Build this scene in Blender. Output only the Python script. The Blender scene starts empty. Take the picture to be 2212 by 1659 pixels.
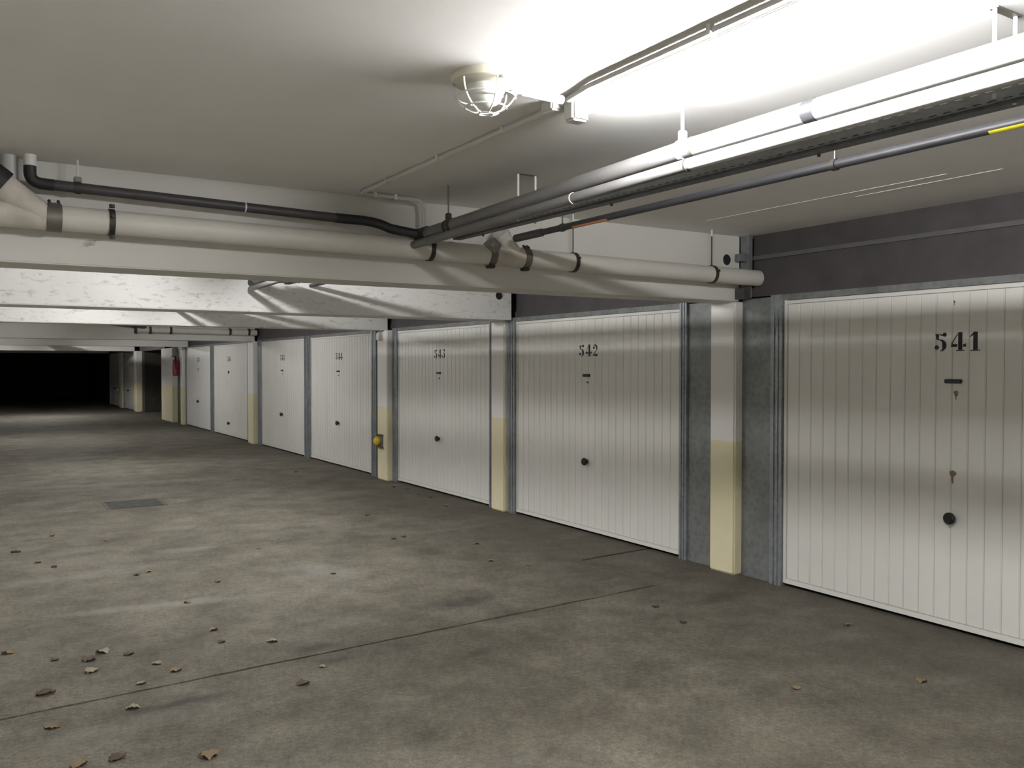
import bpy, bmesh, math, random
from mathutils import Vector, Matrix

random.seed(7)
scene = bpy.context.scene
C = bpy.context.collection

# ------------------------------------------------------------------ camera, world, exposure
FPX, W, H = 1900.0, 2212.0, 1659.0
CAM_Z = 1.5026
YAW = math.atan2(1179.0, FPX)
PITCH = math.atan2(40.5, FPX)
cam_data = bpy.data.cameras.new('camera')
cam_data.sensor_width = 36.0
cam_data.lens = FPX / W * 36.0
cam_data.clip_start = 0.05
cam_data.clip_end = 200
cam = bpy.data.objects.new('camera', cam_data)
C.objects.link(cam)
fw = Vector((math.sin(YAW) * math.cos(PITCH), math.cos(YAW) * math.cos(PITCH), -math.sin(PITCH)))
rt = Vector((math.cos(YAW), -math.sin(YAW), 0))
up = rt.cross(fw)
cam.matrix_world = Matrix(((rt.x, up.x, -fw.x, 0), (rt.y, up.y, -fw.y, 0), (rt.z, up.z, -fw.z, CAM_Z), (0, 0, 0, 1)))
scene.camera = cam

world = bpy.data.worlds.new('world')
scene.world = world
world.use_nodes = True
world.node_tree.nodes['Background'].inputs[0].default_value = (0, 0, 0, 1)
world.node_tree.nodes['Background'].inputs[1].default_value = 0.0

scene.view_settings.view_transform = 'Standard'
scene.view_settings.look = 'None'
scene.view_settings.gamma = 1.0
scene.view_settings.use_curve_mapping = False
scene.view_settings.exposure = 0.0
scene.cycles.max_bounces = 5
scene.cycles.diffuse_bounces = 5
scene.cycles.glossy_bounces = 2
scene.cycles.transmission_bounces = 0
scene.cycles.use_adaptive_sampling = True
scene.cycles.adaptive_threshold = 0.08
scene.cycles.adaptive_min_samples = 16
scene.cycles.use_denoising = True
scene.cycles.sample_clamp_indirect = 4.0

TUBE_LIGHT = 372.0          # radiance of the near lit fluorescent tube
TUBE_DIM = 245.0           # tubes further down the lane, turned down to balance brightness

# ------------------------------------------------------------------ main dimensions (metres)
FLOOR = -0.01
CEIL = 2.42
SOFFIT = 1.96
DOOR_X = 4.744             # face of the garage doors
X_LEFT = -1.3
Y_BACK, Y_FAR = -4.5, 46.0

def pix(x, y):
    d = fw + rt * ((x - W / 2) / FPX) - up * ((y - H / 2) / FPX)
    k = (FLOOR - CAM_Z) / d.z
    return Vector((0, 0, CAM_Z)) + d * k

# ------------------------------------------------------------------ materials
def new_mat(name):
    m = bpy.data.materials.new(name)
    m.use_nodes = True
    return m, m.node_tree.nodes, m.node_tree.links, m.node_tree.nodes['Principled BSDF']

def noise(N, L, coord, scale, detail=6, rough=0.6, stretch=None):
    src = coord
    if stretch:
        mp = N.new('ShaderNodeMapping')
        mp.inputs['Scale'].default_value = stretch
        L.new(src, mp.inputs['Vector'])
        src = mp.outputs['Vector']
    n = N.new('ShaderNodeTexNoise')
    n.inputs['Scale'].default_value = scale
    n.inputs['Detail'].default_value = detail
    n.inputs['Roughness'].default_value = rough
    L.new(src, n.inputs['Vector'])
    return n.outputs['Fac']

def ramp(N, L, fac, p0, c0, p1, c1):
    r = N.new('ShaderNodeValToRGB')
    e = r.color_ramp.elements
    e[0].position, e[1].position = p0, p1
    e[0].color = (*c0, 1)
    e[1].color = (*c1, 1)
    L.new(fac, r.inputs['Fac'])
    return r.outputs['Color']

def mix(N, L, fac, a, b, mode='MIX'):
    m = N.new('ShaderNodeMix')
    m.data_type = 'RGBA'
    m.blend_type = mode
    if isinstance(fac, (int, float)):
        m.inputs['Factor'].default_value = fac
    else:
        L.new(fac, m.inputs['Factor'])
    for s, v in ((6, a), (7, b)):
        if isinstance(v, tuple):
            m.inputs[s].default_value = (*v, 1)
        else:
            L.new(v, m.inputs[s])
    return m.outputs[2]

def bump(N, L, B, height, strength, dist):
    b = N.new('ShaderNodeBump')
    b.inputs['Strength'].default_value = strength
    b.inputs['Distance'].default_value = dist
    L.new(height, b.inputs['Height'])
    L.new(b.outputs['Normal'], B.inputs['Normal'])

def world_coord(N):
    return N.new('ShaderNodeNewGeometry').outputs['Position']

def plain(name, col, rough=0.5, metal=0.0, var=0.0, scale=8.0, bmp=0.0, spec=0.5):
    m, N, L, B = new_mat(name)
    B.inputs['Roughness'].default_value = rough
    B.inputs['Metallic'].default_value = metal
    B.inputs['Specular IOR Level'].default_value = spec
    if var or bmp:
        n = noise(N, L, world_coord(N), scale)
        lo = tuple(c * (1 - var) for c in col)
        hi = tuple(min(1, c * (1 + var)) for c in col)
        L.new(ramp(N, L, n, 0.3, lo, 0.7, hi), B.inputs['Base Color'])
        if bmp:
            bump(N, L, B, n, bmp, 0.01)
    else:
        B.inputs['Base Color'].default_value = (*col, 1)
    return m

def paint_mat(name, col, specks=0.0):
    m, N, L, B = new_mat(name)
    B.inputs['Roughness'].default_value = 0.75
    B.inputs['Specular IOR Level'].default_value = 0.25
    p = world_coord(N)
    big = noise(N, L, p, 1.3, 4)
    c = ramp(N, L, big, 0.25, tuple(x * 0.93 for x in col), 0.75, tuple(min(1, x * 1.04) for x in col))
    fine = noise(N, L, p, 60, 3)
    if specks:
        s = noise(N, L, p, 22, 5, 0.7, (0.6, 1, 1.6))
        f = ramp(N, L, s, 0.55, (0, 0, 0), 0.70, (specks, specks, specks))
        c = mix(N, L, f, c, (0.16, 0.16, 0.165))
    L.new(c, B.inputs['Base Color'])
    bump(N, L, B, fine, 0.08, 0.003)
    return m

def dado_mat(name, top, low, height):
    m, N, L, B = new_mat(name)
    B.inputs['Roughness'].default_value = 0.65
    B.inputs['Specular IOR Level'].default_value = 0.3
    p = world_coord(N)
    sep = N.new('ShaderNodeSeparateXYZ')
    L.new(p, sep.inputs[0])
    gt = N.new('ShaderNodeMath')
    gt.operation = 'GREATER_THAN'
    gt.inputs[1].default_value = height
    L.new(sep.outputs['Z'], gt.inputs[0])
    n = noise(N, L, p, 5, 5)
    lowc = ramp(N, L, n, 0.3, tuple(x * 0.93 for x in low), 0.7, low)
    c = mix(N, L, gt.outputs[0], lowc, top)
    L.new(c, B.inputs['Base Color'])
    bump(N, L, B, noise(N, L, p, 70, 3), 0.25, 0.004)
    return m

def floor_mat():
    m, N, L, B = new_mat('worn_concrete')
    p = world_coord(N)
    big = noise(N, L, p, 0.55, 6, 0.62, (1.0, 0.7, 1))
    mid = noise(N, L, p, 2.6, 8, 0.68)
    fine = noise(N, L, p, 42, 6, 0.75)
    grit = noise(N, L, p, 160, 3, 0.7)
    base = ramp(N, L, big, 0.36, (0.124, 0.114, 0.094), 0.70, (0.220, 0.208, 0.180))
    m1 = ramp(N, L, mid, 0.30, (0.55, 0.545, 0.53), 0.66, (1.15, 1.14, 1.12))
    c = mix(N, L, 1.0, base, m1, 'MULTIPLY')
    m2 = ramp(N, L, fine, 0.28, (0.60, 0.59, 0.57), 0.70, (1.30, 1.28, 1.25))
    c = mix(N, L, 1.0, c, m2, 'MULTIPLY')
    m3 = ramp(N, L, grit, 0.3, (0.72, 0.72, 0.71), 0.7, (1.24, 1.24, 1.23))
    c = mix(N, L, 1.0, c, m3, 'MULTIPLY')
    # darker brown towards the foot of the doors
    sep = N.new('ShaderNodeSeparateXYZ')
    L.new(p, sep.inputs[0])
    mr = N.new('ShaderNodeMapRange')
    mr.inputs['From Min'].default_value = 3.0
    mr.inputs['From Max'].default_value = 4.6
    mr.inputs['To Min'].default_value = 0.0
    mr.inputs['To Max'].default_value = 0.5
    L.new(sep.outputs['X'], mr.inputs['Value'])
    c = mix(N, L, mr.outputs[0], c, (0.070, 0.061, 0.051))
    # pale scuffs
    sc = noise(N, L, p, 0.9, 4, 0.55, (0.7, 2.2, 1))
    sf = ramp(N, L, sc, 0.60, (0, 0, 0), 0.72, (0.35, 0.35, 0.35))
    c = mix(N, L, sf, c, (0.22, 0.217, 0.205))
    # dark oil blotches
    oil = noise(N, L, p, 1.7, 5, 0.6, (1, 0.8, 1))
    of = ramp(N, L, oil, 0.64, (0, 0, 0), 0.74, (0.6, 0.6, 0.6))
    c = mix(N, L, of, c, (0.05, 0.048, 0.044))
    n_coarse, n_fine = noise(N, L, p, 4.5, 4, .7), noise(N, L, p, 11, 4, .7)
    def spot(c, px, py, rx, ry, rot, col, amount, nscale):
        q = pix(px, py)
        mp = N.new('ShaderNodeMapping')
        mp.vector_type = 'TEXTURE'
        mp.inputs['Location'].default_value = (q.x, q.y, FLOOR)
        mp.inputs['Rotation'].default_value = (0, 0, rot)
        mp.inputs['Scale'].default_value = (rx, ry, 1)
        L.new(p, mp.inputs['Vector'])
        ln = N.new('ShaderNodeVectorMath')
        ln.operation = 'LENGTH'
        L.new(mp.outputs['Vector'], ln.inputs[0])
        nn = n_coarse if nscale < 7 else n_fine
        ad = N.new('ShaderNodeMath')
        ad.operation = 'MULTIPLY_ADD'
        ad.inputs[1].default_value = 1.6
        L.new(nn, ad.inputs[0])
        L.new(ln.outputs['Value'], ad.inputs[2])
        mr_ = N.new('ShaderNodeMapRange')
        mr_.inputs['From Min'].default_value = 1.0
        mr_.inputs['From Max'].default_value = 1.7
        mr_.inputs['To Min'].default_value = amount
        mr_.inputs['To Max'].default_value = 0
        L.new(ad.outputs[0], mr_.inputs['Value'])
        return mix(N, L, mr_.outputs[0], c, col)
    DK, PL = (0.045, 0.042, 0.037), (0.27, 0.262, 0.24)
    for a in ((1000, 1300, .42, .16, .1, DK, .75, 9), (685, 1398, .16, .10, .2, DK, .7, 14), (735, 1424, .13, .06, 0, DK, .55, 16),
              (420, 1512, .22, .07, .1, DK, .6, 10), (335, 1530, .25, .06, .1, DK, .55, 10), (1030, 1412, .12, .07, .3, DK, .55, 14),
              (1310, 1248, .22, .07, .3, DK, .5, 10), (1560, 1288, .35, .12, .3, DK, .5, 8), (340, 1308, .8, .13, -.12, PL, .5, 5),
              (405, 1187, .35, .14, -.1, PL, .5, 6), (690, 1235, .25, .5, .3, PL, .45, 4), (130, 1250, .8, .2, 0, PL, .3, 4), (250, 1045, 1.2, .25, -.1, PL, .35, 3)):
        c = spot(c, *a)
    L.new(c, B.inputs['Base Color'])
    B.inputs['Roughness'].default_value = 0.8
    B.inputs['Specular IOR Level'].default_value = 0.25
    bump(N, L, B, fine, 0.35, 0.006)
    return m

def galv_mat(name, col, rough=0.45, metal=0.6, scale=30):
    m, N, L, B = new_mat(name)
    p = world_coord(N)
    v = N.new('ShaderNodeTexVoronoi')
    v.inputs['Scale'].default_value = scale
    L.new(p, v.inputs['Vector'])
    n = noise(N, L, p, 6, 4)
    c = ramp(N, L, n, 0.3, tuple(x * 0.8 for x in col), 0.7, tuple(x * 1.15 for x in col))
    c2 = ramp(N, L, v.outputs['Distance'], 0.0, (0.85, 0.85, 0.85), 0.6, (1.12, 1.12, 1.12))
    L.new(mix(N, L, 1.0, c, c2, 'MULTIPLY'), B.inputs['Base Color'])
    B.inputs['Roughness'].default_value = rough
    B.inputs['Metallic'].default_value = metal
    return m

def emit_mat(name, col, strength):
    m, N, L, B = new_mat(name)
    B.inputs['Base Color'].default_value = (0.9, 0.9, 0.9, 1)
    B.inputs['Emission Color'].default_value = (*col, 1)
    B.inputs['Emission Strength'].default_value = strength
    return m

M = {}
M['ceiling'] = paint_mat('ceiling_paint', (0.85, 0.84, 0.83))
M['beam'] = paint_mat('beam_paint', (0.70, 0.69, 0.665))
M['beam_old'] = paint_mat('beam_paint_flaking', (0.74, 0.74, 0.73), 0.5)
M['column'] = dado_mat('column_paint', (0.76, 0.75, 0.74), (0.74, 0.69, 0.48), 0.955)
M['wall'] = dado_mat('wall_paint', (0.84, 0.83, 0.81), (0.78, 0.74, 0.58), 0.955)
M['dark_wall'] = plain('gloom_wall', (0.045, 0.042, 0.036), 0.9, 0, 0.2, 6)  # dark colour stands in for the gloom of passage and far end
M['floor'] = floor_mat()
M['floor_base'] = plain('joint_dirt', (0.035, 0.03, 0.022), 0.95)
M['door'] = plain('door_enamel', (0.68, 0.675, 0.65), 0.42, 0, 0.03, 3, 0, 0.4)
M['groove'] = plain('door_groove_enamel', (0.46, 0.455, 0.435), 0.55)
M['galv_post'] = galv_mat('galvanised_post', (0.27, 0.29, 0.31), 0.45, 0.5)
M['galv_panel'] = galv_mat('galvanised_sheet', (0.19, 0.20, 0.205), 0.5, 0.35, 22)
M['fascia'] = plain('dark_overpanel_sheet', (0.062, 0.055, 0.060), 0.6, 0.1, 0.18, 5)
M['fascia_rail'] = plain('overpanel_rail_steel', (0.12, 0.12, 0.125), 0.5, 0.3, 0.1, 8)
M['black'] = plain('black_plastic', (0.012, 0.012, 0.012), 0.35)
M['digits'] = plain('stencil_black', (0.012, 0.012, 0.013), 0.6)
M['rust'] = plain('rust', (0.20, 0.14, 0.08), 0.8)
M['steel'] = plain('threaded_steel', (0.10, 0.10, 0.10), 0.45, 0.7)
M['bright_steel'] = plain('zinc_steel', (0.55, 0.56, 0.58), 0.35, 0.8)
M['white_rod'] = plain('painted_rod', (0.68, 0.68, 0.67), 0.5)
M['pvc'] = plain('cream_pipe', (0.63, 0.61, 0.57), 0.5, 0, 0.05, 3)
M['pvc_dirty'] = plain('stained_cream_pipe', (0.55, 0.51, 0.46), 0.6, 0, 0.2, 7)
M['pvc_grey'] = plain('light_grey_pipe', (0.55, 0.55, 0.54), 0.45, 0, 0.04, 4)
M['pvc_shaded'] = plain('shaded_grey_pipe', (0.17, 0.165, 0.165), 0.55, 0, 0.12, 5)  # darker copy of the light grey pipe, lamp falloff put into its colour
M['dark_pipe'] = plain('dark_grey_pipe', (0.055, 0.052, 0.056), 0.5, 0, 0.15, 8)
M['mid_pipe'] = plain('grey_plastic_conduit', (0.032, 0.032, 0.037), 0.45, 0, 0.15, 8)
M['rubber'] = plain('black_rubber', (0.018, 0.019, 0.022), 0.55)
M['coupling'] = plain('steel_coupling', (0.20, 0.19, 0.165), 0.45, 0.55, 0.2, 12)
M['strap'] = plain('dark_clamp', (0.055, 0.053, 0.045), 0.55, 0.4)
M['tray'] = galv_mat('galvanised_tray', (0.33, 0.35, 0.38), 0.5, 0.3, 40)
M['tray_dark'] = galv_mat('galvanised_angle', (0.13, 0.135, 0.15), 0.5, 0.3, 40)
M['white_plastic'] = plain('white_plastic', (0.72, 0.72, 0.70), 0.4)
M['ivory'] = plain('ivory_plastic', (0.66, 0.63, 0.53), 0.45)
M['frosted'] = plain('opal_glass', (0.75, 0.76, 0.73), 0.25)
M['white_wire'] = plain('white_wire', (0.75, 0.75, 0.74), 0.4)
M['cable'] = plain('painted_conduit', (0.62, 0.62, 0.61), 0.5)
M['yellow_tape'] = plain('yellow_tape', (0.78, 0.72, 0.05), 0.5)
M['orange_tape'] = plain('orange_tape', (0.55, 0.22, 0.08), 0.5)
M['reflector'] = plain('yellow_reflector', (0.85, 0.62, 0.05), 0.15)
M['cyan_reflector'] = plain('pale_reflector', (0.35, 0.6, 0.62), 0.15)
M['brown'] = plain('brown_bracket', (0.10, 0.085, 0.06), 0.5, 0.3)
M['green'] = plain('dark_green_paint', (0.018, 0.055, 0.03), 0.5, 0, 0.1, 6)
M['red'] = plain('red_cylinder', (0.24, 0.02, 0.025), 0.35)
M['iron'] = plain('cast_iron', (0.06, 0.058, 0.052), 0.7, 0.3, 0.2, 20)
M['leaf_a'] = plain('dry_leaf_tan', (0.20, 0.145, 0.08), 0.8, 0, 0.2, 60)
M['leaf_b'] = plain('dry_leaf_brown', (0.075, 0.05, 0.028), 0.8, 0, 0.2, 60)
M['leaf_c'] = plain('dry_leaf_pale', (0.27, 0.235, 0.165), 0.8, 0, 0.2, 60)
M['tube'] = emit_mat('lit_tube', (1.0, 0.985, 0.965), TUBE_LIGHT)
M['tube_dim'] = emit_mat('dim_lit_tube', (1.0, 0.985, 0.965), TUBE_DIM)

# ------------------------------------------------------------------ mesh helpers
def link(name, bm, mat, parent=None, smooth=False, loc=None):
    me = bpy.data.meshes.new(name)
    bmesh.ops.recalc_face_normals(bm, faces=bm.faces)
    bm.to_mesh(me)
    bm.free()
    me.materials.append(M[mat])
    if smooth:
        for p in me.polygons:
            p.use_smooth = True
        me.set_sharp_from_angle(angle=math.radians(40))
    o = bpy.data.objects.new(name, me)
    C.objects.link(o)
    if parent:
        o.parent = parent
    if loc:
        o.location = loc
    return o

def thing(name, label, cat, loc=(0, 0, 0), group=None):
    o = bpy.data.objects.new(name, None)
    o.empty_display_size = 0.1
    C.objects.link(o)
    o.location = loc
    o['label'] = label
    o['category'] = cat
    o['kind'] = 'thing'
    if group:
        o['group'] = group
    return o

def tag(o, label, cat, group=None):
    o['label'] = label
    o['category'] = cat
    o['kind'] = 'thing'
    if group:
        o['group'] = group
    return o

def struct(o, label=None):
    o['kind'] = 'structure'
    if label:
        o['label'] = label
    return o

def box(bm, x0, x1, y0, y1, z0, z1, bevel=0.0):
    vs = [bm.verts.new((x, y, z)) for z in (z0, z1) for y in (y0, y1) for x in (x0, x1)]
    fs = []
    for f in ((0, 1, 3, 2), (4, 6, 7, 5), (0, 4, 5, 1), (2, 3, 7, 6), (0, 2, 6, 4), (1, 5, 7, 3)):
        fs.append(bm.faces.new([vs[i] for i in f]))
    if bevel:
        es = list({e for f in fs for e in f.edges})
        bmesh.ops.bevel(bm, geom=es, offset=bevel, segments=2, affect='EDGES')
    return vs

def bx(x0, x1, y0, y1, z0, z1, bevel=0.0):
    bm = bmesh.new()
    box(bm, x0, x1, y0, y1, z0, z1, bevel)
    return bm

def sweep(bm, pts, r, seg=12, caps=True):
    """tube along a polyline; r is a number or one radius per point"""
    pts = [Vector(p) for p in pts]
    n = len(pts)
    rs = r if isinstance(r, (list, tuple)) else [r] * n
    rings = []
    prev = None
    for i, p in enumerate(pts):
        if i == 0:
            t = pts[1] - pts[0]
        elif i == n - 1:
            t = pts[-1] - pts[-2]
        else:
            t = (pts[i + 1] - p).normalized() + (p - pts[i - 1]).normalized()
        t.normalize()
        if prev is None:
            ref = Vector((0, 0, 1)) if abs(t.z) < 0.9 else Vector((1, 0, 0))
            u = t.cross(ref).normalized()
        else:
            u = (prev - t * prev.dot(t)).normalized()
        prev = u
        v = t.cross(u)
        rings.append([bm.verts.new(p + u * rs[i] * math.cos(2 * math.pi * k / seg) + v * rs[i] * math.sin(2 * math.pi * k / seg)) for k in range(seg)])
    for a, b in zip(rings, rings[1:]):
        for k in range(seg):
            bm.faces.new((a[k], a[(k + 1) % seg], b[(k + 1) % seg], b[k]))
    if caps:
        bm.faces.new(list(reversed(rings[0])))
        bm.faces.new(rings[-1])

def tube(pts, r, seg=12):
    bm = bmesh.new()
    sweep(bm, pts, r, seg)
    return bm

def ring(center, axis, r0, r1, half, seg=20):
    """hollow band around an axis"""
    bm = bmesh.new()
    c = Vector(center)
    a = Vector(axis).normalized()
    ref = Vector((0, 0, 1)) if abs(a.z) < 0.9 else Vector((1, 0, 0))
    u = a.cross(ref).normalized()
    v = a.cross(u)
    vs = []
    for k in range(seg):
        d = u * math.cos(2 * math.pi * k / seg) + v * math.sin(2 * math.pi * k / seg)
        vs.append([bm.verts.new(c + d * r + a * s) for r, s in ((r0, -half), (r1, -half), (r1, half), (r0, half))])
    for k in range(seg):
        p, q = vs[k], vs[(k + 1) % seg]
        for j in range(4):
            bm.faces.new((p[j], p[(j + 1) % 4], q[(j + 1) % 4], q[j]))
    return bm

def bez(p0, p1, p2, n=8):
    p0, p1, p2 = Vector(p0), Vector(p1), Vector(p2)
    return [(p0 * (1 - t) ** 2 + p1 * 2 * t * (1 - t) + p2 * t * t) for t in [i / n for i in range(n + 1)]]

def lathe(profile, center, seg=24):
    """profile of (radius, z) revolved about the vertical through center"""
    bm = bmesh.new()
    rings = []
    for r, z in profile:
        if r < 1e-5:
            rings.append([bm.verts.new((center[0], center[1], z))])
        else:
            rings.append([bm.verts.new((center[0] + r * math.cos(2 * math.pi * k / seg), center[1] + r * math.sin(2 * math.pi * k / seg), z)) for k in range(seg)])
    for a, b in zip(rings, rings[1:]):
        for k in range(seg):
            k2 = (k + 1) % seg
            if len(a) == 1 and len(b) == 1:
                continue
            if len(a) == 1:
                bm.faces.new((a[0], b[k], b[k2]))
            elif len(b) == 1:
                bm.faces.new((a[k], a[k2], b[0]))
            else:
                bm.faces.new((a[k], a[k2], b[k2], b[k]))
    return bm

# ------------------------------------------------------------------ room shell
struct(link('ceiling', bx(X_LEFT - .1, 8.0, Y_BACK, Y_FAR, CEIL, CEIL + .12), 'ceiling'))
ceil_obj = bpy.data.objects['ceiling']
link('plaster_ridge', bx(4.0, 4.007, 2.5, 4.1, CEIL - .0015, CEIL), 'ceiling', ceil_obj)
link('plaster_ridge', bx(4.12, 4.126, 2.3, 3.1, CEIL - .0015, CEIL), 'ceiling', ceil_obj)
struct(link('wall_left', bx(X_LEFT - .12, X_LEFT, Y_BACK, Y_FAR, FLOOR - .05, CEIL), 'wall'))
struct(link('wall_back', bx(X_LEFT, 4.9, Y_BACK - .1, Y_BACK, FLOOR - .05, CEIL), 'wall'))
struct(link('wall_far', bx(X_LEFT, 8.0, Y_FAR, Y_FAR + .1, FLOOR - .05, CEIL), 'dark_wall'))
WR0, WR1 = 26.0, 30.15     # dark side passage
struct(link('wall_right', bx(4.86, 4.98, Y_BACK, WR0, FLOOR - .05, CEIL), 'dark_wall'))
struct(link('wall_right_beyond', bx(4.86, 4.98, WR1, Y_FAR, FLOOR - .05, CEIL), 'dark_wall'))
struct(link('wall_passage_near', bx(4.98, 8.0, WR0 - .12, WR0, FLOOR - .05, CEIL), 'dark_wall'))
struct(link('wall_passage_far', bx(4.98, 8.0, WR1, WR1 + .12, FLOOR - .05, CEIL), 'dark_wall'))
struct(link('wall_passage_end', bx(7.9, 8.0, WR0, WR1, FLOOR - .05, CEIL), 'dark_wall'))
struct(link('lintel_passage', bx(4.72, 4.98, WR0, WR1, 1.95, CEIL), 'fascia'))

# floor: concrete slabs laid on a dirty base, open joints between them
floor = struct(link('floor', bx(X_LEFT - .1, 8.0, Y_BACK, Y_FAR, FLOOR - .15, FLOOR - .03), 'floor_base'))

def crack_y(x):
    return 4.315 + (x - 0.1) * 0.0705

def jag(x, k):
    r = random.Random(int(x * 1000) + k * 7919)
    return r.uniform(-0.006, 0.006)

def slab(poly):
    bm = bmesh.new()
    f = bm.faces.new([bm.verts.new((x, y, FLOOR)) for x, y in poly])
    ret = bmesh.ops.extrude_face_region(bm, geom=[f])
    for v in [g for g in ret['geom'] if isinstance(g, bmesh.types.BMVert)]:
        v.co.z -= 0.03
    bmesh.ops.triangulate(bm, faces=[f for f in bm.faces if len(f.verts) > 4])
    return link('floor_slab', bm, 'floor', floor)

xs = [X_LEFT + i * 0.11 for i in range(57)]
xs = [x for x in xs if x < 3.99] + [3.99]
edge_lo = [(x, crack_y(x) - 0.010 + jag(x, 1) * .5) for x in xs]
edge_hi = [(x, crack_y(x) + 0.011 + jag(x, 2)) for x in xs]
slab([(X_LEFT, Y_BACK), (4.86, Y_BACK), (4.86, 4.655), (4.0, 4.595)] + list(reversed(edge_lo)))
slab([(3.995, 4.5965), (4.86, 4.657), (4.86, 5.54), (4.045, 5.474)])
slab(edge_hi + [(3.993, 4.60), (4.043, 5.506), (4.86, 5.576), (4.86, 10.655), (X_LEFT, 10.44)])
slab([(X_LEFT, 10.445), (4.86, 10.66), (4.86, WR0), (8, WR0), (8, WR1), (4.86, WR1), (4.86, Y_FAR), (X_LEFT, Y_FAR)])

# beams across the lane
BEAMS = [(-1.9, -1.6, 'beam'), (4.49, 4.78, 'beam'), (7.58, 7.98, 'beam_old'), (10.66, 10.98, 'beam_old'),
         (16.9, 17.25, 'beam'), (22.85, 23.2, 'beam'), (31.0, 31.3, 'beam'), (37.2, 37.5, 'beam')]
beams = []
for y0, y1, m in BEAMS:
    beams.append(struct(link('beam', bx(X_LEFT, 4.70 if y0 > 0 else 4.8, y0, y1, SOFFIT, CEIL, 0.006), m)))

# columns that carry them, cream up to waist height
def column(x0, y0, y1, x1=4.86, ztop=SOFFIT):
    return struct(link('column', bx(x0, x1, y0, y1, FLOOR, ztop, 0.012), 'column'))
column(4.672, 4.507, 4.755)
column(4.685, 7.705, 7.97)
column(4.65, 10.58, 10.9)
column(4.65, 16.86, 17.24)
column(4.65, 23.33, 23.58)
column(4.62, 24.45, 25.98)        # long pier beside the passage
column(4.66, 33.65, 34.3)
column(4.68, 30.6, 31.15)
column(4.66, 1.1, 1.35)
column(4.66, -1.9, -1.6)

# ------------------------------------------------------------------ stencilled numerals
def crescent(cx, cy, R, a0, a1, thick, squash=1.0, n=14):
    """bowl stroke: outer arc, inner arc, thickest half way"""
    out = []
    for i in range(n + 1):
        t = i / n
        a = math.radians(a0 + (a1 - a0) * t)
        w = thick * math.sin(math.pi * min(1, max(0, t))) ** 0.8 + 0.03
        out.append(((cx + R * squash * math.cos(a), cy + R * math.sin(a)), (cx + (R - w) * squash * math.cos(a), cy + (R - w * .6) * math.sin(a))))
    return [[out[i][0], out[i + 1][0], out[i + 1][1], out[i][1]] for i in range(n)]

def ball(cx, cy, r, n=12):
    return [[(cx + r * math.cos(2 * math.pi * k / n), cy + r * math.sin(2 * math.pi * k / n)) for k in range(n)]]

def rect(x0, x1, y0, y1):
    return [[(x0, y0), (x1, y0), (x1, y1), (x0, y1)]]

GLYPH = {
    '1': rect(.26, .50, .05, 1.0) + rect(.12, .64, 0, .045) + [[(.26, .97), (.26, .84), (.06, .70), (.06, .745)]],
    '4': rect(.40, .63, .05, 1.0) + rect(.28, .74, 0, .045) + [[(.37, .97), (.37, .88), (.06, .38), (.01, .38)]]
         + [[(.0, .22), (.35, .22), (.35, .36), (.02, .38)], [(.67, .22), (.84, .22), (.84, .41), (.76, .36), (.67, .36)]],
    '5': [[(.06, .93), (.28, .93), (.26, .62), (.14, .60)]] + ball(.60, .89, .115) + [[(.28, .93), (.34, .86), (.52, .82), (.58, .80), (.5, .90), (.36, .92)]]
         + crescent(.36, .31, .33, 115, -95, .20, 1.05) + ball(.15, .20, .125),
    '2': ball(.17, .72, .12) + crescent(.36, .70, .30, 150, -45, .19, 1.0) + [[(.56, .50), (.44, .48), (.03, .10), (.03, .04), (.12, .08)]]
         + [[(.05, .02), (.30, .17), (.52, .15), (.62, .22), (.68, .22), (.64, .0), (.42, .0), (.25, .06)]],
    '3': [[(.36, .98), (.68, 1.0), (.66, .78), (.52, .82), (.40, .80)]] + [[(.08, .97), (.30, .97), (.26, .92), (.12, .90)]]
         + [[(.62, .77), (.66, .77), (.36, .58), (.30, .60)]] + crescent(.34, .31, .32, 100, -95, .19, 1.05) + ball(.14, .20, .12),
    '6': crescent(.36, .5, .48, 100, 262, .20, .72) + crescent(.36, .30, .29, 110, -110, .17, 1.0) + ball(.56, .82, .11),
    '7': [[(.05, .98), (.66, .98), (.62, .80), (.40, .84), (.18, .80), (.05, .72)]] + [[(.66, .80), (.60, .74), (.26, .0), (.46, .0), (.52, .45)]],
}

def number_mesh(text, pitch, height):
    bm = bmesh.new()
    total = (len(text) - 1) * pitch
    for i, ch in enumerate(text):
        off = -total / 2 + i * pitch
        for poly in GLYPH[ch]:
            pts = [(off + (x - .36) * height, (y - .5) * height) for x, y in poly]
            a = [bm.verts.new((0, -px, pz)) for px, pz in pts]
            b = [bm.verts.new((-0.0012, -px, pz)) for px, pz in pts]
            bm.faces.new(b)
            for k in range(len(a)):
                k2 = (k + 1) % len(a)
                bm.faces.new((a[k], a[k2], b[k2], b[k]))
    return bm

# ------------------------------------------------------------------ garage doors
def slat_mesh(w, h):
    """one pressed rib: flat face with sloping flanks, face towards -X"""
    bm = bmesh.new()
    c = 0.005
    prof = [(0.006, -w / 2 + .0015), (0.0, -w / 2 + c + .0015), (0.0, w / 2 - c - .0015), (0.006, w / 2 - .0015)]
    lo = [bm.verts.new((x, y, 0)) for x, y in prof]
    hi = [bm.verts.new((x, y, h)) for x, y in prof]
    for k in range(3):
        bm.faces.new((lo[k], lo[k + 1], hi[k + 1], hi[k]))
    bm.faces.new(lo)
    bm.faces.new(list(reversed(hi)))
    bm.faces.new((lo[3], lo[0], hi[0], hi[3]))
    me = bpy.data.meshes.new('slat')
    bmesh.ops.recalc_face_normals(bm, faces=bm.faces)
    bm.to_mesh(me)
    bm.free()
    me.materials.append(M['door'])
    return me

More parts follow.
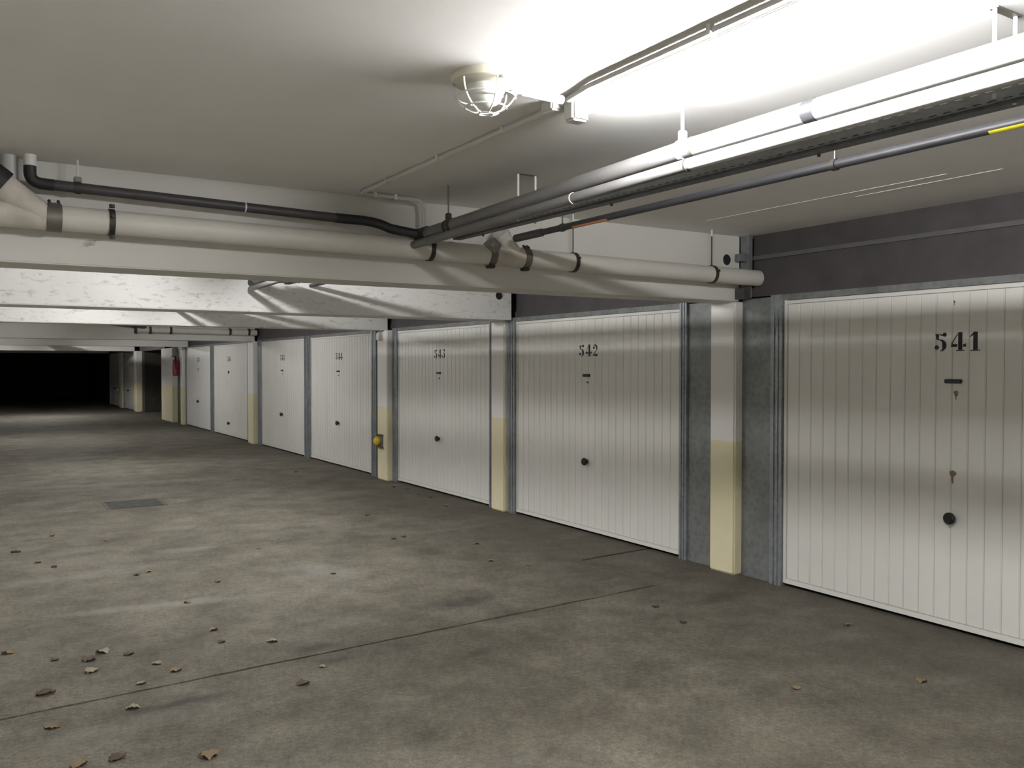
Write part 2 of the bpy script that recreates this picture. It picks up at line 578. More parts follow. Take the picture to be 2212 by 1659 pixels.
def garage_door(yr, yl, label, number=None, post_r=0.08, post_l=0.08, panel_r=None, panel_l=None, slats=24, over=None,
                knob_z=0.635, slot=True, lock_z=None, rust=False, num_h=0.105, num_pitch=0.102, offs=0.0):
    """yr nearer edge of the leaf, yl farther edge"""
    x = DOOR_X
    yc = (yr + yl) / 2
    t = thing('garage_door', label, 'garage door', (x, yc, FLOOR), 'numbered garage doors along the lane')
    P = Vector((x, yc, FLOOR))
    def part(name, bm, mat, smooth=False, parent=None):
        o = link(name, bm, mat, t if parent is None else parent, smooth)
        if parent is None:
            o.location = -P
        return o
    z0, z1 = 0.014, 1.945
    part('leaf_sheet', bx(x + .010, x + .030, yr, yl, z0, z1), 'groove')
    bmr = bmesh.new()
    e = 0.026
    for a in ((yr + .004, yr + e, z0, z1), (yl - e, yl - .004, z0, z1), (yr + e, yl - e, z0, z0 + .03), (yr + e, yl - e, z1 - e, z1 - .004)):
        box(bmr, x - .002, x + .010, a[0], a[1], a[2], a[3])
    part('leaf_rim', bmr, 'door')
    if slats:
        ww = (yl - yr - 2 * e - .006) / slats
        me = slat_mesh(ww, z1 - z0 - .03 - e - .010)
        for k in range(slats):
            o = bpy.data.objects.new('slat', me)
            C.objects.link(o)
            o.parent = t
            o.location = Vector((x + .004, yl - e - .003 - ww * (k + .5), z0 + .035)) - P
    else:
        bmr = bmesh.new()
        n = 24
        ww = (yl - yr - 2 * e - .006) / n
        for k in range(n):
            ya = yl - e - .003 - ww * (k + 1)
            box(bmr, x + .004, x + .012, ya + .003, ya + ww - .003, z0 + .035, z1 - e - .005)
        o = part('ribbing', bmr, 'door')
        o['kind'] = 'stuff'
    ym = yc + offs
    if number:
        nm = link('number', number_mesh(number, num_pitch, num_h), 'digits', t)
        nm.location = Vector((x + .0036, ym - .02, 1.636)) - P
        nm['label'] = 'black stencilled number ' + number
    if slot:
        part('handle_plate', bx(x - .012, x + .004, ym - .05, ym + .05, 1.399, 1.424, .004), 'black')
        part('lock', tube([(x + .004, ym - .015, 1.349), (x - .006, ym - .015, 1.349)], .010, 10), 'coupling')
    if lock_z:
        part('lock', tube([(x + .004, ym, lock_z), (x - .012, ym, lock_z)], .03, 14), 'black')
    bmk = bmesh.new()
    sweep(bmk, [(x + .006, ym, knob_z), (x - .012, ym, knob_z), (x - .02, ym, knob_z), (x - .034, ym, knob_z), (x - .042, ym, knob_z)],
          [.020, .020, .034, .034, .026], 18)
    part('knob', bmk, 'black', True)
    if rust:
        bmu = bmesh.new()
        r = random.Random(3)
        pts = [(.0, .022 * 1.0), (.02, .012), (.016, -.005), (.008, -.012), (.006, -.052), (-.004, -.055), (-.005, -.014), (-.016, -.006), (-.024, .008), (-.010, .018)]
        for px, pz in (((0, 0)),):
            bmu.faces.new([bmu.verts.new((x + .0030, ym + a, .885 + b)) for a, b in pts])
        part('rust_mark', bmu, 'rust')
        bmu = bmesh.new()
        bmu.faces.new([bmu.verts.new((x + .0030, ym - .015 + a * .5, 1.333 + b * .5)) for a, b in pts])
        part('rust_mark', bmu, 'rust')
        bmu = bmesh.new()
        bmu.faces.new([bmu.verts.new((x + .0030, ym + a * .3, 1.86 + b * .35)) for a, b in pts])
        part('rust_mark', bmu, 'rust')
    for ya, yb, side in ((yr - post_r, yr, -1), (yl, yl + post_l, 1)):
        if yb - ya < .005:
            continue
        bmp = bmesh.new()
        w = yb - ya
        box(bmp, x - .022, x + .09, ya + .001, yb - .001, FLOOR, 1.985)
        # folded lips of the steel section
        box(bmp, x - .030, x - .022, ya + w * .28, ya + w * .40, FLOOR, 1.985)
        box(bmp, x - .030, x - .022, ya + w * .62, ya + w * .74, FLOOR, 1.985)
        part('frame_post', bmp, 'galv_post')
    part('frame_head', bx(x - .008, x + .08, yr, yl, 1.945, 1.985), 'galv_panel')
    for pr in (panel_r, panel_l):
        if pr:
            part('side_panel', bx(x + .002, x + .05, pr[0], pr[1], FLOOR, 1.975), 'galv_panel')
    if over:
        oa, ob = over
        part('over_panel', bx(x + .012, x + .05, oa, ob, 1.985, CEIL), 'fascia')
        part('over_panel_rail', bx(x - .004, x + .012, oa, ob, 2.245, 2.272), 'fascia_rail')
        part('over_panel_foot', bx(x - .006, x + .012, oa, ob, 1.985, 2.045), 'fascia')
    return t

garage_door(1.72, 4.125, 'nearest white ribbed garage door stencilled 541, with rust marks', '541', .1, .100, None, (4.226, 4.505),
            24, (1.36, 4.41), rust=True, offs=-.012)
garage_door(5.138, 7.564, 'white ribbed garage door stencilled 542, right of door 543', '542', .080, .130, (4.757, 5.057), None, 24, (4.80, 7.58), offs=.02)
garage_door(8.076, 10.443, 'white ribbed garage door stencilled 543, its lower left edge at the third column', '543', .09, .135, None, None, 24, (8.0, 10.66), offs=.03)
garage_door(11.29, 13.83, 'white ribbed garage door stencilled 544 beside the yellow reflector column', '544', .17, .135, None, None, 24, (11.0, 13.97), offs=.03)
garage_door(14.105, 16.62, 'white garage door stencilled 545, left neighbour of door 544', '545', .135, .20, None, None, 0, (13.97, 16.89), offs=-.01)
garage_door(17.55, 20.38, 'white garage door with round black lock, far side of the fourth column', '546', .2, .13, None, None, 0, (17.26, 20.505),
            knob_z=.27, slot=False, lock_z=1.355, offs=.1)
garage_door(20.65, 23.25, 'white garage door next to the fire extinguisher', '547', .13, .05, None, None, 0, (20.515, 22.84), offs=0)
garage_door(31.2, 33.5, 'faint grey garage door just beyond the dark passage', None, .05, .14, None, None, 0, (31.3, 33.65), offs=.3, slot=False)
garage_door(34.5, 37.1, 'farthest garage door fading into the darkness', None, .14, .14, None, None, 0, (34.3, 37.2), slot=False)

# upright that closes the over-panel against the first beam
t = thing('over_panel_bracket', 'dark steel upright and bracket where first beam meets the over-panel', 'bracket', (4.73, 4.44, 2.0))
o = link('upright', bx(-.03, .005, -.035, .045, -.02, .42), 'galv_panel', t)
o = link('bracket_arm', bx(-.11, -.03, -.03, .02, .235, .285), 'galv_panel', t)
o = link('shade_block', bx(-.09, -.031, -.05, .04, -.03, .045), 'fascia', t)  # dark block put at the beam end where only shading lies

# ------------------------------------------------------------------ green door, extinguisher, reflectors, box
d1 = struct(link('door_1', bx(4.75, 4.80, 23.62, 24.42, FLOOR, 2.0), 'green'), 'dark green pedestrian door between column and pier')
link('door_frame', bx(4.735, 4.75, 23.60, 23.66, FLOOR, 2.04), 'green', d1)
link('door_handle', tube([(4.75, 23.75, 1.05), (4.70, 23.75, 1.05), (4.70, 23.87, 1.05)], .01, 8), 'steel', d1)

def extinguisher(x, y, z):
    t = thing('fire_extinguisher', 'red fire extinguisher hung on the column by the green door', 'extinguisher', (x, y, z))
    link('cylinder', lathe([(0, -.22), (.06, -.22), (.078, -.20), (.08, -.18), (.08, .12), (.07, .17), (.035, .205), (.025, .22), (.025, .24), (0, .24)], (0, 0)), 'red', t, True)
    link('valve', bx(-.025, .025, -.02, .02, .235, .275, .005), 'black', t)
    link('lever', bx(-.10, .02, -.012, .012, .275, .295), 'black', t)
    link('hose', tube(bez((-.02, -.03, .25), (-.06, -.16, .2), (-.02, -.105, -.05), 10), .013, 8), 'black', t, True)
    link('wall_bracket', bx(.06, .11, -.03, .03, .05, .12), 'steel', t)
extinguisher(4.55, 23.62, 1.45)

def reflector(x, y, z, mat, label):
    t = thing('column_reflector', label, 'reflector', (x, y, z))
    link('lens', lathe([(0, .0), (.060, .0), (.062, .018), (.052, .045), (.03, .062), (0, .068)], (0, 0), 18), mat, t, True).rotation_euler = (0, -math.pi / 2, 0)
    link('bracket', bx(-.015, .02, -.13, .05, .07, .09), 'brown', t)
    link('bracket', bx(-.015, .02, -.13, .04, -.09, -.07), 'brown', t)
    link('backing_plate', bx(.0, .012, -.12, .05, -.075, .075), 'coupling', t)
    return t
reflector(4.635, 10.83, .50, 'reflector', 'round yellow reflector bracketed low on the third column')
reflector(4.64, 34.25, .62, 'cyan_reflector', 'small pale blue reflector on the far dark column')
tag(link('junction_box', bx(4.60, 4.65, 10.72, 10.82, 1.83, 1.93, .006), 'pvc_dirty'), 'small beige junction box at the top of the third column', 'junction box')

# ------------------------------------------------------------------ fluorescent fittings
def batten(x, y0, y1, label, lamp='tube_dim', z=2.368):
    t = thing('fluorescent_light', label, 'light', (x, (y0 + y1) / 2, CEIL), 'lit ceiling tubes')
    h = (y1 - y0) / 2
    dz = z - CEIL
    link('housing', bx(-.035, .035, -h, h, -.022, 0.0, .003), 'white_plastic', t)
    bm = bmesh.new()
    sweep(bm, [(0, -h + .03, dz), (0, h - .03, dz)], .019, 16)
    link('tube', bm, lamp, t, True)
    for s in (-1, 1):
        link('end_cap', bx(-.034, .034, s * h - .03, s * h + .03, dz - .034, -.0, .008), 'white_plastic', t)
    return t
batten(1.785, .96, 2.46, 'blinding lit fluorescent tube on the near ceiling', 'tube')
batten(1.79, 5.35, 6.85, 'lit fluorescent tube between first and second beams')
batten(1.79, 8.5, 10.0, 'lit fluorescent tube between second and third beams')
batten(1.79, 13.0, 14.5, 'lit fluorescent tube between third and fourth beams')
batten(1.79, 19.2, 20.7, 'lit fluorescent tube between fourth and fifth beams')
batten(1.79, -4.0, -2.5, 'added fill tube, unseen behind the viewpoint', 'tube')  # unseen tube added behind the camera to lift ceiling and floor
batten(1.79, 27.8, 29.3, 'lit fluorescent tube far down the lane', 'tube')

# caged bulkhead lamp, switched off
LX, LY = 1.41, 2.43
t = thing('bulkhead_lamp', 'round caged bulkhead lamp, unlit, on the ceiling', 'lamp', (LX, LY, CEIL))
link('base', lathe([(0, 0), (.108, 0), (.112, -.010), (.106, -.024), (.085, -.034), (0, -.036)], (0, 0), 32), 'ivory', t, True)
prof = [(.060, -.03), (.062, -.040), (.059, -.046), (.060, -.052), (.056, -.058), (.056, -.064), (.050, -.070), (.049, -.077), (.038, -.088), (.02, -.097), (0, -.100)]
link('opal_glass', lathe(prof, (0, 0), 28), 'frosted', t, True)
def cage_pt(a, s):
    ang = s * math.pi / 2 * .86
    r = .105 * math.cos(ang)
    z = -.028 - .092 * math.sin(ang) / math.sin(math.pi / 2 * .86)
    return (r * math.cos(a), r * math.sin(a), z)
for k in range(6):
    a = math.radians(20 + 60 * k)
    link('cage_wire', tube([cage_pt(a, i / 10) for i in range(11)], .0028, 6), 'white_wire', t, True)
for s in (.33, .66, 1.0):
    pts = [cage_pt(2 * math.pi * i / 32, s) for i in range(33)]
    link('cage_ring', tube(pts, .0028, 6), 'white_wire', t, True)
link('cable_entry', tube([(.09, .0, -.022), (.135, 0.003, -.022)], .016, 10), 'white_plastic', t, True)
for a in (30, 150, 270):
    link('screw', tube([(.1 * math.cos(math.radians(a)), .1 * math.sin(math.radians(a)), -.02), (.1 * math.cos(math.radians(a)), .1 * math.sin(math.radians(a)), -.032)], .006, 8), 'bright_steel', t)

# painted conduits on the ceiling
t = thing('ceiling_conduit', 'thin white conduit running along the ceiling beside the tube', 'conduit', (1.74, 2.5, CEIL))
P = Vector((1.74, 2.5, CEIL))
cz = 2.405
run = [(1.715, -1.55, cz), (1.72, 1.2, cz), (1.725, 2.30, cz), (1.765, 2.56, cz), (1.765, 4.30, cz), (1.775, 4.345, cz), (1.81, 4.36, cz), (2.10, 4.375, cz), (2.135, 4.38, cz - .01), (2.145, 4.38, cz - .05), (2.145, 4.38, 2.26)]
link('tube', tube([Vector(p) - P for p in run], .0115, 8), 'cable', t, True)
for x, y, a in ((1.72, 1.3, 0), (1.72, 1.75, 0), (1.765, 2.9, 0), (1.765, 3.45, 0), (1.765, 4.0, 0), (1.85, 4.363, 1), (1.97, 4.369, 1)):
    if a == 0:
        bm = bx(x - .014, x + .014, y - .008, y + .008, cz - .013, CEIL)
    else:
        bm = bx(x - .008, x + .008, y - .014, y + .014, cz - .013, CEIL)
    link('clip', bm, 'white_plastic', t).location = -P
link('branch_tube', tube([Vector(p) - P for p in ((1.548, 2.438, 2.396), (1.715, 2.445, 2.396))], .015, 10), 'cable', t, True)
link('tee_box', bx(1.715 - P.x, 1.775 - P.x, 2.505 - P.y, 2.575 - P.y, -.04, 0, .006), 'white_plastic', t)

# ------------------------------------------------------------------ service pipes along the lane (one set per bay)
def hanger(t, P, x, y, ztop, zbot, mat='steel', r=.0045):
    link('hanger_rod', tube([Vector((x, y, ztop)) - P, Vector((x, y, zbot)) - P], r, 8), mat, t, True)

def drain_pipe(y0, y1, label, slope_from, detail=True, drop=.06):
    """upper grey pipe hung beside the tube, falling gently towards the beam"""
    t = thing('drain_pipe', label, 'pipe', (2.15, (y0 + y1) / 2, 2.26), 'pipes hung along the lane')
    P = Vector((2.15, (y0 + y1) / 2, 2.26))
    def at(y):
        k = max(0, y - slope_from) / 2.1
        return Vector((2.15 - .06 * k, y, 2.26 - drop * k))
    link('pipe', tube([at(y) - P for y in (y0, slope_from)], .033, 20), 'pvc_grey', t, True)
    link('pipe', tube([at(y) - P for y in (slope_from, y1)], .0325, 20), 'pvc_shaded', t, True)
    ax = at(y1) - at(slope_from)
    for y, h, m, rr in ((slope_from, .006, 'coupling', .0352), (slope_from - .50, .022, 'rubber', .0345), (y1 - .03, .05, 'rubber', .039), (y1 - .34, .015, 'strap', .0355)):
        link('band', ring(at(y) - P, ax, .030, rr, h), m, t, True)
    if detail:
        for y in (slope_from + .055, y1 - .30):
            near = y < slope_from + .2
            q = at(y) - P
            link('hanger_clip', ring(q, ax, .031, .037, .010), 'white_plastic' if near else 'strap', t, True)
            link('hanger_eye', bx(q.x - .014, q.x + .014, q.y - .012, q.y + .012, q.z + .032, q.z + .068, .004), 'pvc_grey' if near else 'strap', t)
            hanger(t, P, at(y).x, y, CEIL, at(y).z + .06, 'white_rod' if near else 'steel', .006 if near else .004)
    return t

def cable_tube(y0, y1, label, sag, drop=.045):
    t = thing('cable_sleeve', label, 'pipe', (2.12, (y0 + y1) / 2, 2.193), 'pipes hung along the lane')
    P = Vector((2.12, (y0 + y1) / 2, 2.193))
    def at(y):
        k = max(0, y - sag) / 2.1
        return Vector((2.12 - .07 * k, y, 2.193 - drop * k)) - P
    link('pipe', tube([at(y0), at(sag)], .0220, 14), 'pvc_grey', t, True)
    link('pipe', tube([at(sag), at(y1)], .0216, 14), 'pvc_shaded', t, True)
    for y in (sag + .02, sag + .66):
        link('cable_tie', ring(at(y), (0, 1, 0), .020, .0238, .003), 'white_plastic' if y > sag + .5 else 'strap', t, True)
    return t

def cable_tray(y0, y1, label, rods, tilt=-1.2):
    yc = (y0 + y1) / 2
    t = thing('cable_tray', label, 'cable tray', (2.2825, yc, 2.2), 'pipes hung along the lane')
    t.rotation_euler = (0, 0, math.radians(-tilt))
    half = (y1 - y0) / 2
    x0, x1 = -.1, .1025
    rows = [-.0555, .030]
    sw = .0055
    bm = bmesh.new()
    edges = [x0]
    for r in rows:
        edges += [r - sw, r + sw]
    edges.append(x1)
    for a, b in zip(edges[::2], edges[1::2]):
        box(bm, a, b, -half, half, 0, .0015)
    pitch = .0413
    n = int(2 * half / pitch)
    for r in rows:
        for k in range(n + 1):
            ya = -half + k * pitch
            box(bm, r - sw, r + sw, ya, min(half, ya + .0165), 0, .0015)
    link('perforated_base', bm, 'tray', t)
    for xe, hh in ((x0, .022), (x1, .030)):
        link('side_flange', bx(xe - .001, xe + .001, -half, half, 0, hh), 'tray', t)
    link('edge_angle', bx(.055, .1025, -half, half, -.009, -.001), 'tray_dark', t)
    for k, (cx_, cr) in enumerate(((.006, .007), (.024, .009), (.045, .008), (.066, .010), (.086, .007))):
        link('cable', tube([(cx_, -half, .0015 + cr), (cx_ + .004, 0, .0015 + cr), (cx_, half, .0015 + cr)], cr, 8), 'rubber', t, True)  # unseen cables added so the slots look dark from below
    for y in rods:
        for x in (2.25, 2.35):
            lx = x - 2.2825 + (y - yc) * math.tan(math.radians(1.2))
            o = link('hanger_rod', tube([(lx, y - yc, -.012), (lx, y - yc, CEIL - 2.2)], .0055, 8), 'white_rod', t, True)
        link('rod_plate', bx(2.245 - 2.2825 + (y - yc) * .021, 2.36 - 2.2825 + (y - yc) * .021, y - yc - .012, y - yc + .012, CEIL - 2.2 - .004, CEIL - 2.2), 'coupling', t)
    for k in range(6):
        y = -half + .35 + k * (2 * half - .6) / 5
        link('bolt', tube([(.097, y, -.008), (.097, y, -.018)], .006, 6), 'steel', t)
    return t

def thin_pipe(y0, y1, label, rods, x=2.6, z=2.2065):
    t = thing('conduit_pipe', label, 'pipe', (x, (y0 + y1) / 2, z), 'pipes hung along the lane')
    P = Vector((x, (y0 + y1) / 2, z))
    link('pipe', tube([(0, y0 - P.y, 0), (0, y1 - P.y, 0)], .0165, 14), 'mid_pipe', t, True)
    for y in rods:
        link('pipe_clip', ring((0, y - P.y, 0), (0, 1, 0), .016, .021, .009), 'strap', t, True)
        link('hanger_rod', tube([(0, y - P.y, .018), (0, y - P.y, CEIL - z)], .004, 8), 'bright_steel' if y < 2 else 'steel', t, True)
    return t, P

drain_pipe(-1.6, 4.30, 'grey drain pipe with socket joints hung beside the near tube', 2.27)
cable_tube(-1.6, 4.30, 'thin grey sleeve strapped under the near drain pipe', 2.25)
cable_tray(-1.6, 4.28, 'near perforated steel cable tray hung beside the drain pipe', (1.28, 3.57))
t, P = thin_pipe(-1.6, 4.14, 'thin dark conduit pipe with yellow and orange labels', (2.04, 3.70))
def wrap_label(name, mat, a0, a1, ya, yb):
    bm = bmesh.new()
    n = 8
    for k in range(n):
        q = []
        for a, y in ((k, ya), (k + 1, ya), (k + 1, yb), (k, yb)):
            an = math.radians(a0 + (a1 - a0) * a / n)
            q.append(bm.verts.new((.0172 * math.cos(an), y - P.y, .0172 * math.sin(an))))
        bm.faces.new(q)
    link(name, bm, mat, t, True)
wrap_label('yellow_label', 'yellow_tape', 212, 330, .7, 1.487)
wrap_label('orange_label', 'orange_tape', 212, 330, 3.32, 3.60)
link('socket', ring((0, 4.02 - P.y, 0), (0, 1, 0), .016, .0215, .13), 'dark_pipe', t, True)

drain_pipe(4.80, 7.56, 'drain pipe ending in a collar in the second bay', 5.4, False, .05)
cable_tube(4.80, 7.5, 'sleeve under the drain pipe in the second bay', 5.4)
cable_tray(4.80, 7.4, 'cable tray hung in the second bay', (5.6, 7.0))
thin_pipe(4.80, 7.57, 'thin conduit pipe in the second bay', (5.6, 7.0))
drain_pipe(8.0, 10.65, 'drain pipe crossing the third bay', 8.6, False, .05)
cable_tube(8.0, 10.6, 'sleeve under the drain pipe in the third bay', 8.6)
cable_tray(8.0, 10.5, 'cable tray hung in the third bay', (8.8, 10.1))
thin_pipe(8.0, 10.65, 'thin conduit pipe in the third bay', (8.8, 10.1))
drain_pipe(23.3, 30.98, 'drain pipe in the far lit bay', 27, False, .03)
cable_tray(25, 30.8, 'cable tray hung in the far lit bay', (26, 30))

# ------------------------------------------------------------------ soil pipe along the first beam
YP = 4.365
def xz(x):
    return 2.152 - (x - .35) * .0085
t = thing('soil_pipe', 'fat cream pipe running along the face of the first beam', 'pipe', (2.5, YP, 2.13))
P = Vector((2.5, YP, 2.13))
def V(x, y, z):
    return Vector((x, y, z)) - P
R = .0555
link('pipe', tube([V(.36, YP, xz(.36)), V(2.56, YP, xz(2.56))], R, 24), 'pvc', t, True)
link('pipe', tube([V(2.80, YP, xz(2.80)), V(4.75, YP, xz(4.75))], R, 24), 'pvc', t, True)
# left wye: straight barrel plus a branch climbing to the left
link('pipe', tube([V(X_LEFT + .01, YP, xz(X_LEFT)), V(-.1, YP, xz(-.1))], R, 24), 'pvc', t, True)
wy = link('wye_fitting', tube([V(-.1, YP, xz(-.1)), V(.36, YP, xz(.36))], R + .003, 24), 'pvc_dirty', t, True)
link('branch', tube([V(.30, YP - .005, xz(.30)), V(.22, YP - .012, 2.207), V(.135, YP - .02, 2.272)], [R, R + .002, R + .003], 24), 'pvc_dirty', wy, True)
link('rubber_collar', tube([V(.142, YP - .02, 2.267), V(.085, YP - .026, 2.310)], R + .012, 24), 'rubber', wy, True)
link('riser', tube([V(.09, YP - .026, 2.306), V(-.055, YP - .037, CEIL)], R, 20), 'pvc_dirty', wy, True)
# middle wye
wy = link('wye_fitting', tube([V(2.56, YP, xz(2.56)), V(2.80, YP, xz(2.80))], R + .002, 24), 'pvc_dirty', t, True)
link('branch', tube([V(2.745, YP, xz(2.74)), V(2.655, YP - .03, 2.215), V(2.60, YP - .05, 2.262)], [.045, .042, .042], 20), 'pvc', wy, True)
link('branch_mouth', ring(V(2.61, YP - .046, 2.252), (-.055, -.02, .047), .03, .048, .02), 'pvc_grey', wy, True)
link('reducer', tube([V(2.535, YP - .03, 2.20), V(2.57, YP - .02, 2.16)], [.04, .05], 16), 'coupling', wy, True)
for x, w, m in ((.335, .030, 'coupling'), (2.56, .021, 'coupling'), (2.795, .021, 'coupling')):
    c = link('sleeve_clamp', ring(V(x, YP, xz(x)), (1, 0, -.0085), R - .002, R + .007, w), m, t, True)
    for s in (-1, 1):
        link('clamp_screw', tube([V(x + s * w * .6, YP - .03, xz(x) + R + .004), V(x + s * w * .6, YP - .005, xz(x) + R + .016)], .007, 8), 'strap', c, True)
    link('clamp_lug', bx(x - w * .95 - P.x, x + w * .95 - P.x, -.050, -.012, xz(x) + .030 - P.z, xz(x) + .058 - P.z, .006) if x < 1 else
         bx(x - w * .95 - P.x, x + w * .95 - P.x, -.03, .02, xz(x) - .075 - P.z, xz(x) - .056 - P.z, .004), 'strap', c)
for x, rod in ((.567, 0), (2.174, 0), (3.146, 1), (4.301, 1)):
    c = link('pipe_clamp', ring(V(x, YP, xz(x)), (1, 0, -.0085), R - .001, R + .006, .012), 'strap', t, True)
    link('clamp_bolt', tube([V(x, YP - R - .004, xz(x) + .02), V(x, YP - R - .02, xz(x) + .02)], .008, 8), 'strap', c, True)
    if x < 1:
        for s in (-1, 1):
            link('clamp_bolt', tube([V(x, YP - .03, xz(x) + s * .062), V(x, YP - .03, xz(x) + s * .078)], .012, 8), 'strap', c, True)
    if rod:
        link('hanger_rod', tube([V(x, YP, xz(x) + R), V(x, YP, CEIL)], .0042, 8), 'steel', t, True)
        link('rod_sleeve', tube([V(x, YP, CEIL - .045), V(x, YP, CEIL)], .0065, 8), 'white_rod', t, True)

# ------------------------------------------------------------------ black pipe above it
YB = 4.385
def bz(x):
    return 2.297 - (x - .4) * .0225
t = thing('black_waste_pipe', 'dark grey waste pipe above the cream pipe, turning up into the ceiling', 'pipe', (1.0, YB, 2.28))
P = Vector((1.0, YB, 2.28))
link('pipe', tube([V(.33, YB, bz(.33)), V(1.66, YB, bz(1.66))], .0235, 18), 'dark_pipe', t, True)
link('elbow', tube([V(.246, YB, 2.385)] + [p - P for p in bez((.246, YB, 2.345), (.246, YB, 2.30), (.30, YB, bz(.30)))] + [V(.34, YB, bz(.34))], .0255, 16), 'rubber', t, True)
link('ceiling_stub', tube([V(.246, YB, 2.372), V(.246, YB, CEIL)], .0265, 16), 'white_plastic', t, True)
hose = [Vector((1.64, YB, bz(1.64)))] + bez((1.70, YB, 2.268), (1.86, YB - .005, 2.272), (1.915, YB - .03, 2.240), 6) + bez((1.93, YB - .04, 2.232), (2.0, YB - .09, 2.212), (2.075, 4.29, 2.205), 6)
link('rubber_hose', tube([p - P for p in hose], .0255, 16), 'rubber', t, True)
c = link('pipe_clamp', ring(V(.434, YB, bz(.434)), (1, 0, -.02), .0225, .0275, .011), 'strap', t, True)
link('clamp_block', bx(.434 - .016 - P.x, .434 + .016 - P.x, -.014, .014, bz(.434) + .024 - P.z, bz(.434) + .048 - P.z, .003), 'coupling', c)
link('hanger_rod', tube([V(.434, YB, bz(.434) + .045), V(.434, YB, CEIL)], .0045, 8), 'white_rod', t, True)
link('paint_mark', ring(V(1.175, YB, bz(1.175)), (1, 0, -.02), .0232, .0240, .0035), 'white_plastic', t, True)
# plain riser in the corner behind the wye
tag(link('riser_pipe', tube([(.17, 4.450, 2.225), (.17, 4.450, CEIL)], .036, 20), 'pvc_grey', None, True), 'white riser pipe behind the cream wye at the left', 'pipe')

# dark raised discs stand in for shaded holes in first and second beams
for x, y, z, r, lab in ((4.57, 4.489, 2.247, .034, 'dark disc painted as a shaded hole near the right end of the first beam'),
                        (4.55, 7.578, 2.20, .035, 'dark disc painted as a shaded hole at the right end of the second beam')):
    bm = bmesh.new()
    n = 20
    rim = [bm.verts.new((x + r * 1.1 * math.cos(2 * math.pi * k / n), y + .001, z + r * 1.15 * math.sin(2 * math.pi * k / n))) for k in range(n)]
    f = [bm.verts.new((x + r * math.cos(2 * math.pi * k / n), y - .004, z + r * 1.05 * math.sin(2 * math.pi * k / n))) for k in range(n)]
    b = [bm.verts.new((x + r * .86 * math.cos(2 * math.pi * k / n), y - .0015, z + r * .9 * math.sin(2 * math.pi * k / n))) for k in range(n)]
    for k in range(n):
        k2 = (k + 1) % n
        bm.faces.new((rim[k], rim[k2], f[k2], f[k]))
        bm.faces.new((f[k], f[k2], b[k2], b[k]))
    bm.faces.new(b)
    tag(link('hole_disc', bm, 'rubber'), lab, 'sleeve')

# pipe along the fourth beam
t = thing('soil_pipe', 'cream pipe with dark couplings along the dim fourth beam', 'pipe', (3.6, 16.78, 2.12))
P = Vector((3.6, 16.78, 2.12))
link('pipe', tube([V(2.55, 16.78, 2.14), V(4.70, 16.78, 2.12)], .0555, 18), 'pvc', t, True)
link('branch', tube([V(2.75, 16.78, 2.14), V(2.5, 16.76, 2.22), V(2.1, 16.7, 2.25)], .05, 16), 'dark_pipe', t, True)
for x in (2.56, 2.8, 3.15, 4.2, 4.55):
    link('pipe_clamp', ring(V(x, 16.78, 2.13), (1, 0, 0), .054, .064, .02), 'strap', t, True)

# ------------------------------------------------------------------ floor furniture: cover and leaves
t = thing('drain_cover', 'dark rectangular drain cover in the floor', 'drain cover', (1.54, 10.32, FLOOR))
link('frame', bx(-.30, .30, -.29, .29, -.02, .003), 'iron', t)
for k in range(6):
    y = -.22 + k * .088
    link('bar', bx(-.26, .26, y - .028, y + .028, .003, .008), 'iron', t)

def leaf_mesh(mat, seed):
    r = random.Random(seed)
    bm = bmesh.new()
    n = 7
    L, Wd = 1.0, .42
    spine = []
    left, right = [], []
    for i in range(n + 1):
        t_ = i / n
        w = Wd * math.sin(math.pi * min(1, t_ * .92 + .04)) ** .8 * (1 + .25 * (-1) ** i * r.uniform(.3, 1))
        z = .14 * math.sin(math.pi * t_) * r.uniform(.5, 1.1) + .02
        spine.append(bm.verts.new((t_ - .5, r.uniform(-.02, .02), z)))
        left.append(bm.verts.new((t_ - .5, w, z + r.uniform(.04, .22))))
        right.append(bm.verts.new((t_ - .5, -w, z + r.uniform(.04, .22))))
    for i in range(n):
        bm.faces.new((spine[i], spine[i + 1], left[i + 1], left[i]))
        bm.faces.new((right[i], right[i + 1], spine[i + 1], spine[i]))
    q = [bm.verts.new(p) for p in ((-.5, .015, .02), (-.5, -.015, .02), (-.78, -.01, .06), (-.78, .01, .06))]
    bm.faces.new(q)
    zmin = min(v.co.z for v in bm.verts)
    for v in bm.verts:
        v.co.z -= zmin
    me = bpy.data.meshes.new('dry_leaf')
    bm.to_mesh(me)
    bm.free()
    me.materials.append(M[mat])
    for p in me.polygons:
        p.use_smooth = True
    return me

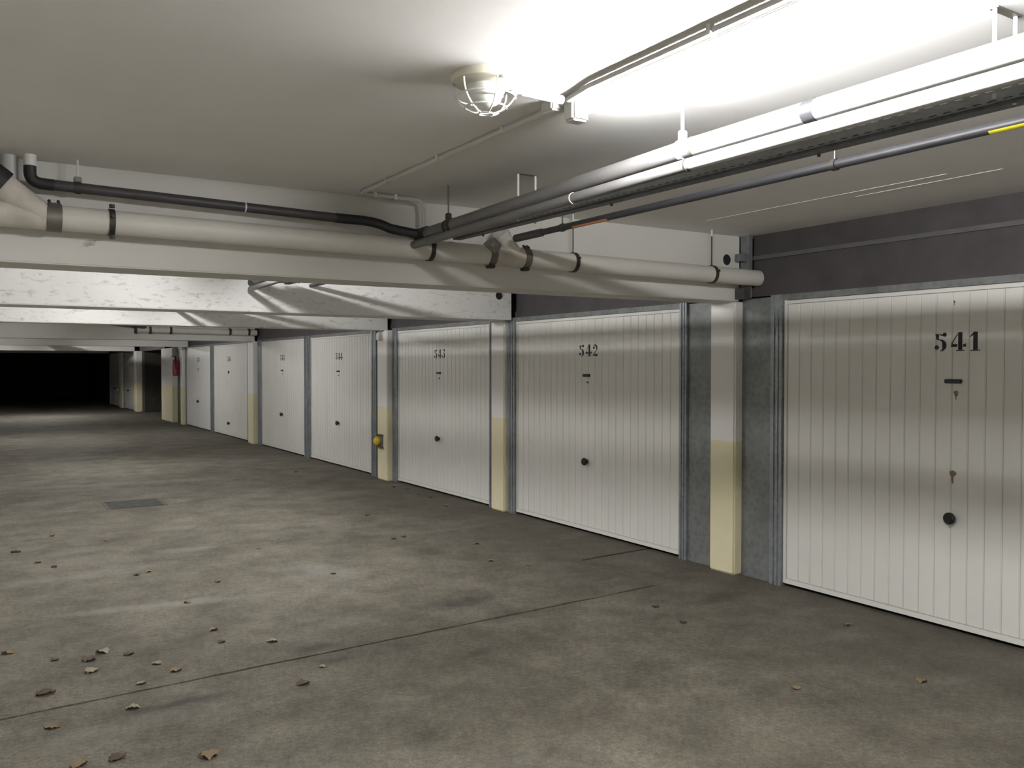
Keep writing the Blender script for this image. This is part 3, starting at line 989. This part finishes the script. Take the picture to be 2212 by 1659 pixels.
LEAF = {k: [leaf_mesh('leaf_' + k, ord(k) * 10 + i) for i in range(3)] for k in 'abc'}
spots = [(222, 1409, 'c', .075), (194, 1425, 'b', .085), (199, 1450, 'c', .075), (118, 1426, 'b', .045), (278, 1414, 'b', .05), (339, 1434, 'c', .05),
         (380, 1449, 'a', .06), (305, 1477, 'c', .045), (99, 1499, 'b', .085), (588, 1386, 'c', .06), (461, 1361, 'a', .055), (479, 1387, 'b', .05),
         (287, 1530, 'c', .06), (696, 1441, 'c', .04), (255, 1638, 'b', .075), (452, 1633, 'a', .085), (172, 1653, 'a', .07), (113, 1572, 'a', .06),
         (655, 1477, 'b', .07), (18, 1411, 'a', .07), (34, 1193, 'b', .07), (81, 1216, 'b', .05), (117, 1225, 'b', .05), (296, 1242, 'b', .06),
         (322, 1235, 'a', .06), (470, 1257, 'b', .05), (230, 1168, 'a', .05), (113, 1158, 'b', .05), (872, 1160, 'b', .06), (850, 1164, 'b', .05),
         (793, 1113, 'b', .06), (405, 1302, 'a', .05), (1028, 1175, 'a', .06), (1830, 1350, 'a', .06), (1990, 1472, 'a', .06), (1718, 1487, 'a', .05),
         (1416, 1311, 'b', .05), (1062, 1212, 'a', .05), (1142, 1222, 'a', .04), (1475, 1345, 'b', .05), (720, 1240, 'b', .04), (560, 1185, 'a', .05),
         (965, 1093, 'a', .06), (930, 1075, 'b', .06), (905, 1068, 'b', .05), (880, 1056, 'a', .05), (850, 1052, 'b', .05), (640, 1020, 'b', .06)]
for i, (px, py, k, s) in enumerate(spots):
    p = pix(px, py)
    o = bpy.data.objects.new('dry_leaf', LEAF[k][i % 3])
    C.objects.link(o)
    o.location = p
    o.rotation_euler = (0, 0, random.uniform(0, 6.28))
    o.scale = (s, s, s * .8)
    own = {(452, 1633): 'large tan dry leaf near the bottom edge, left of centre', (255, 1638): 'dark curled leaf near the bottom left corner',
           (172, 1653): 'tan leaf at the very bottom edge near the left corner', (222, 1409): 'topmost pale leaf of the leaf cluster at left',
           (194, 1425): 'dark leaf in the middle of the leaf cluster at left', (199, 1450): 'lowest pale leaf of the leaf cluster at left',
           (99, 1499): 'dark leaf just above the floor joint at far left', (287, 1530): 'pale leaf just below the floor joint at left',
           (588, 1386): 'lone pale leaf above the middle of the floor joint', (696, 1441): 'small pale leaf just below the middle of the floor joint',
           (655, 1477): 'dark leaf below the middle of the floor joint', (1990, 1472): 'tan leaf nearest the bottom right corner',
           (1830, 1350): 'tan leaf lying close to the foot of door 541', (1718, 1487): 'tan leaf well in front of door 541',
           (1028, 1175): 'tan leaf in front of the column between doors 542 and 543', (380, 1449): 'tan leaf right of the leaf cluster at left',
           (339, 1434): 'pale leaf right of the leaf cluster, above the tan one', (305, 1477): 'small pale leaf touching the floor joint at left'}
    lab = own.get((px, py)) or {'a': 'small tan dry leaf lying on the concrete floor', 'b': 'small dark brown dry leaf lying on the concrete floor',
           'c': 'small pale dry leaf lying on the concrete floor'}[k]
    tag(o, lab, 'leaf', {'a': 'tan dry leaves on the floor', 'b': 'dark brown dry leaves on the floor', 'c': 'pale dry leaves on the floor'}[k])
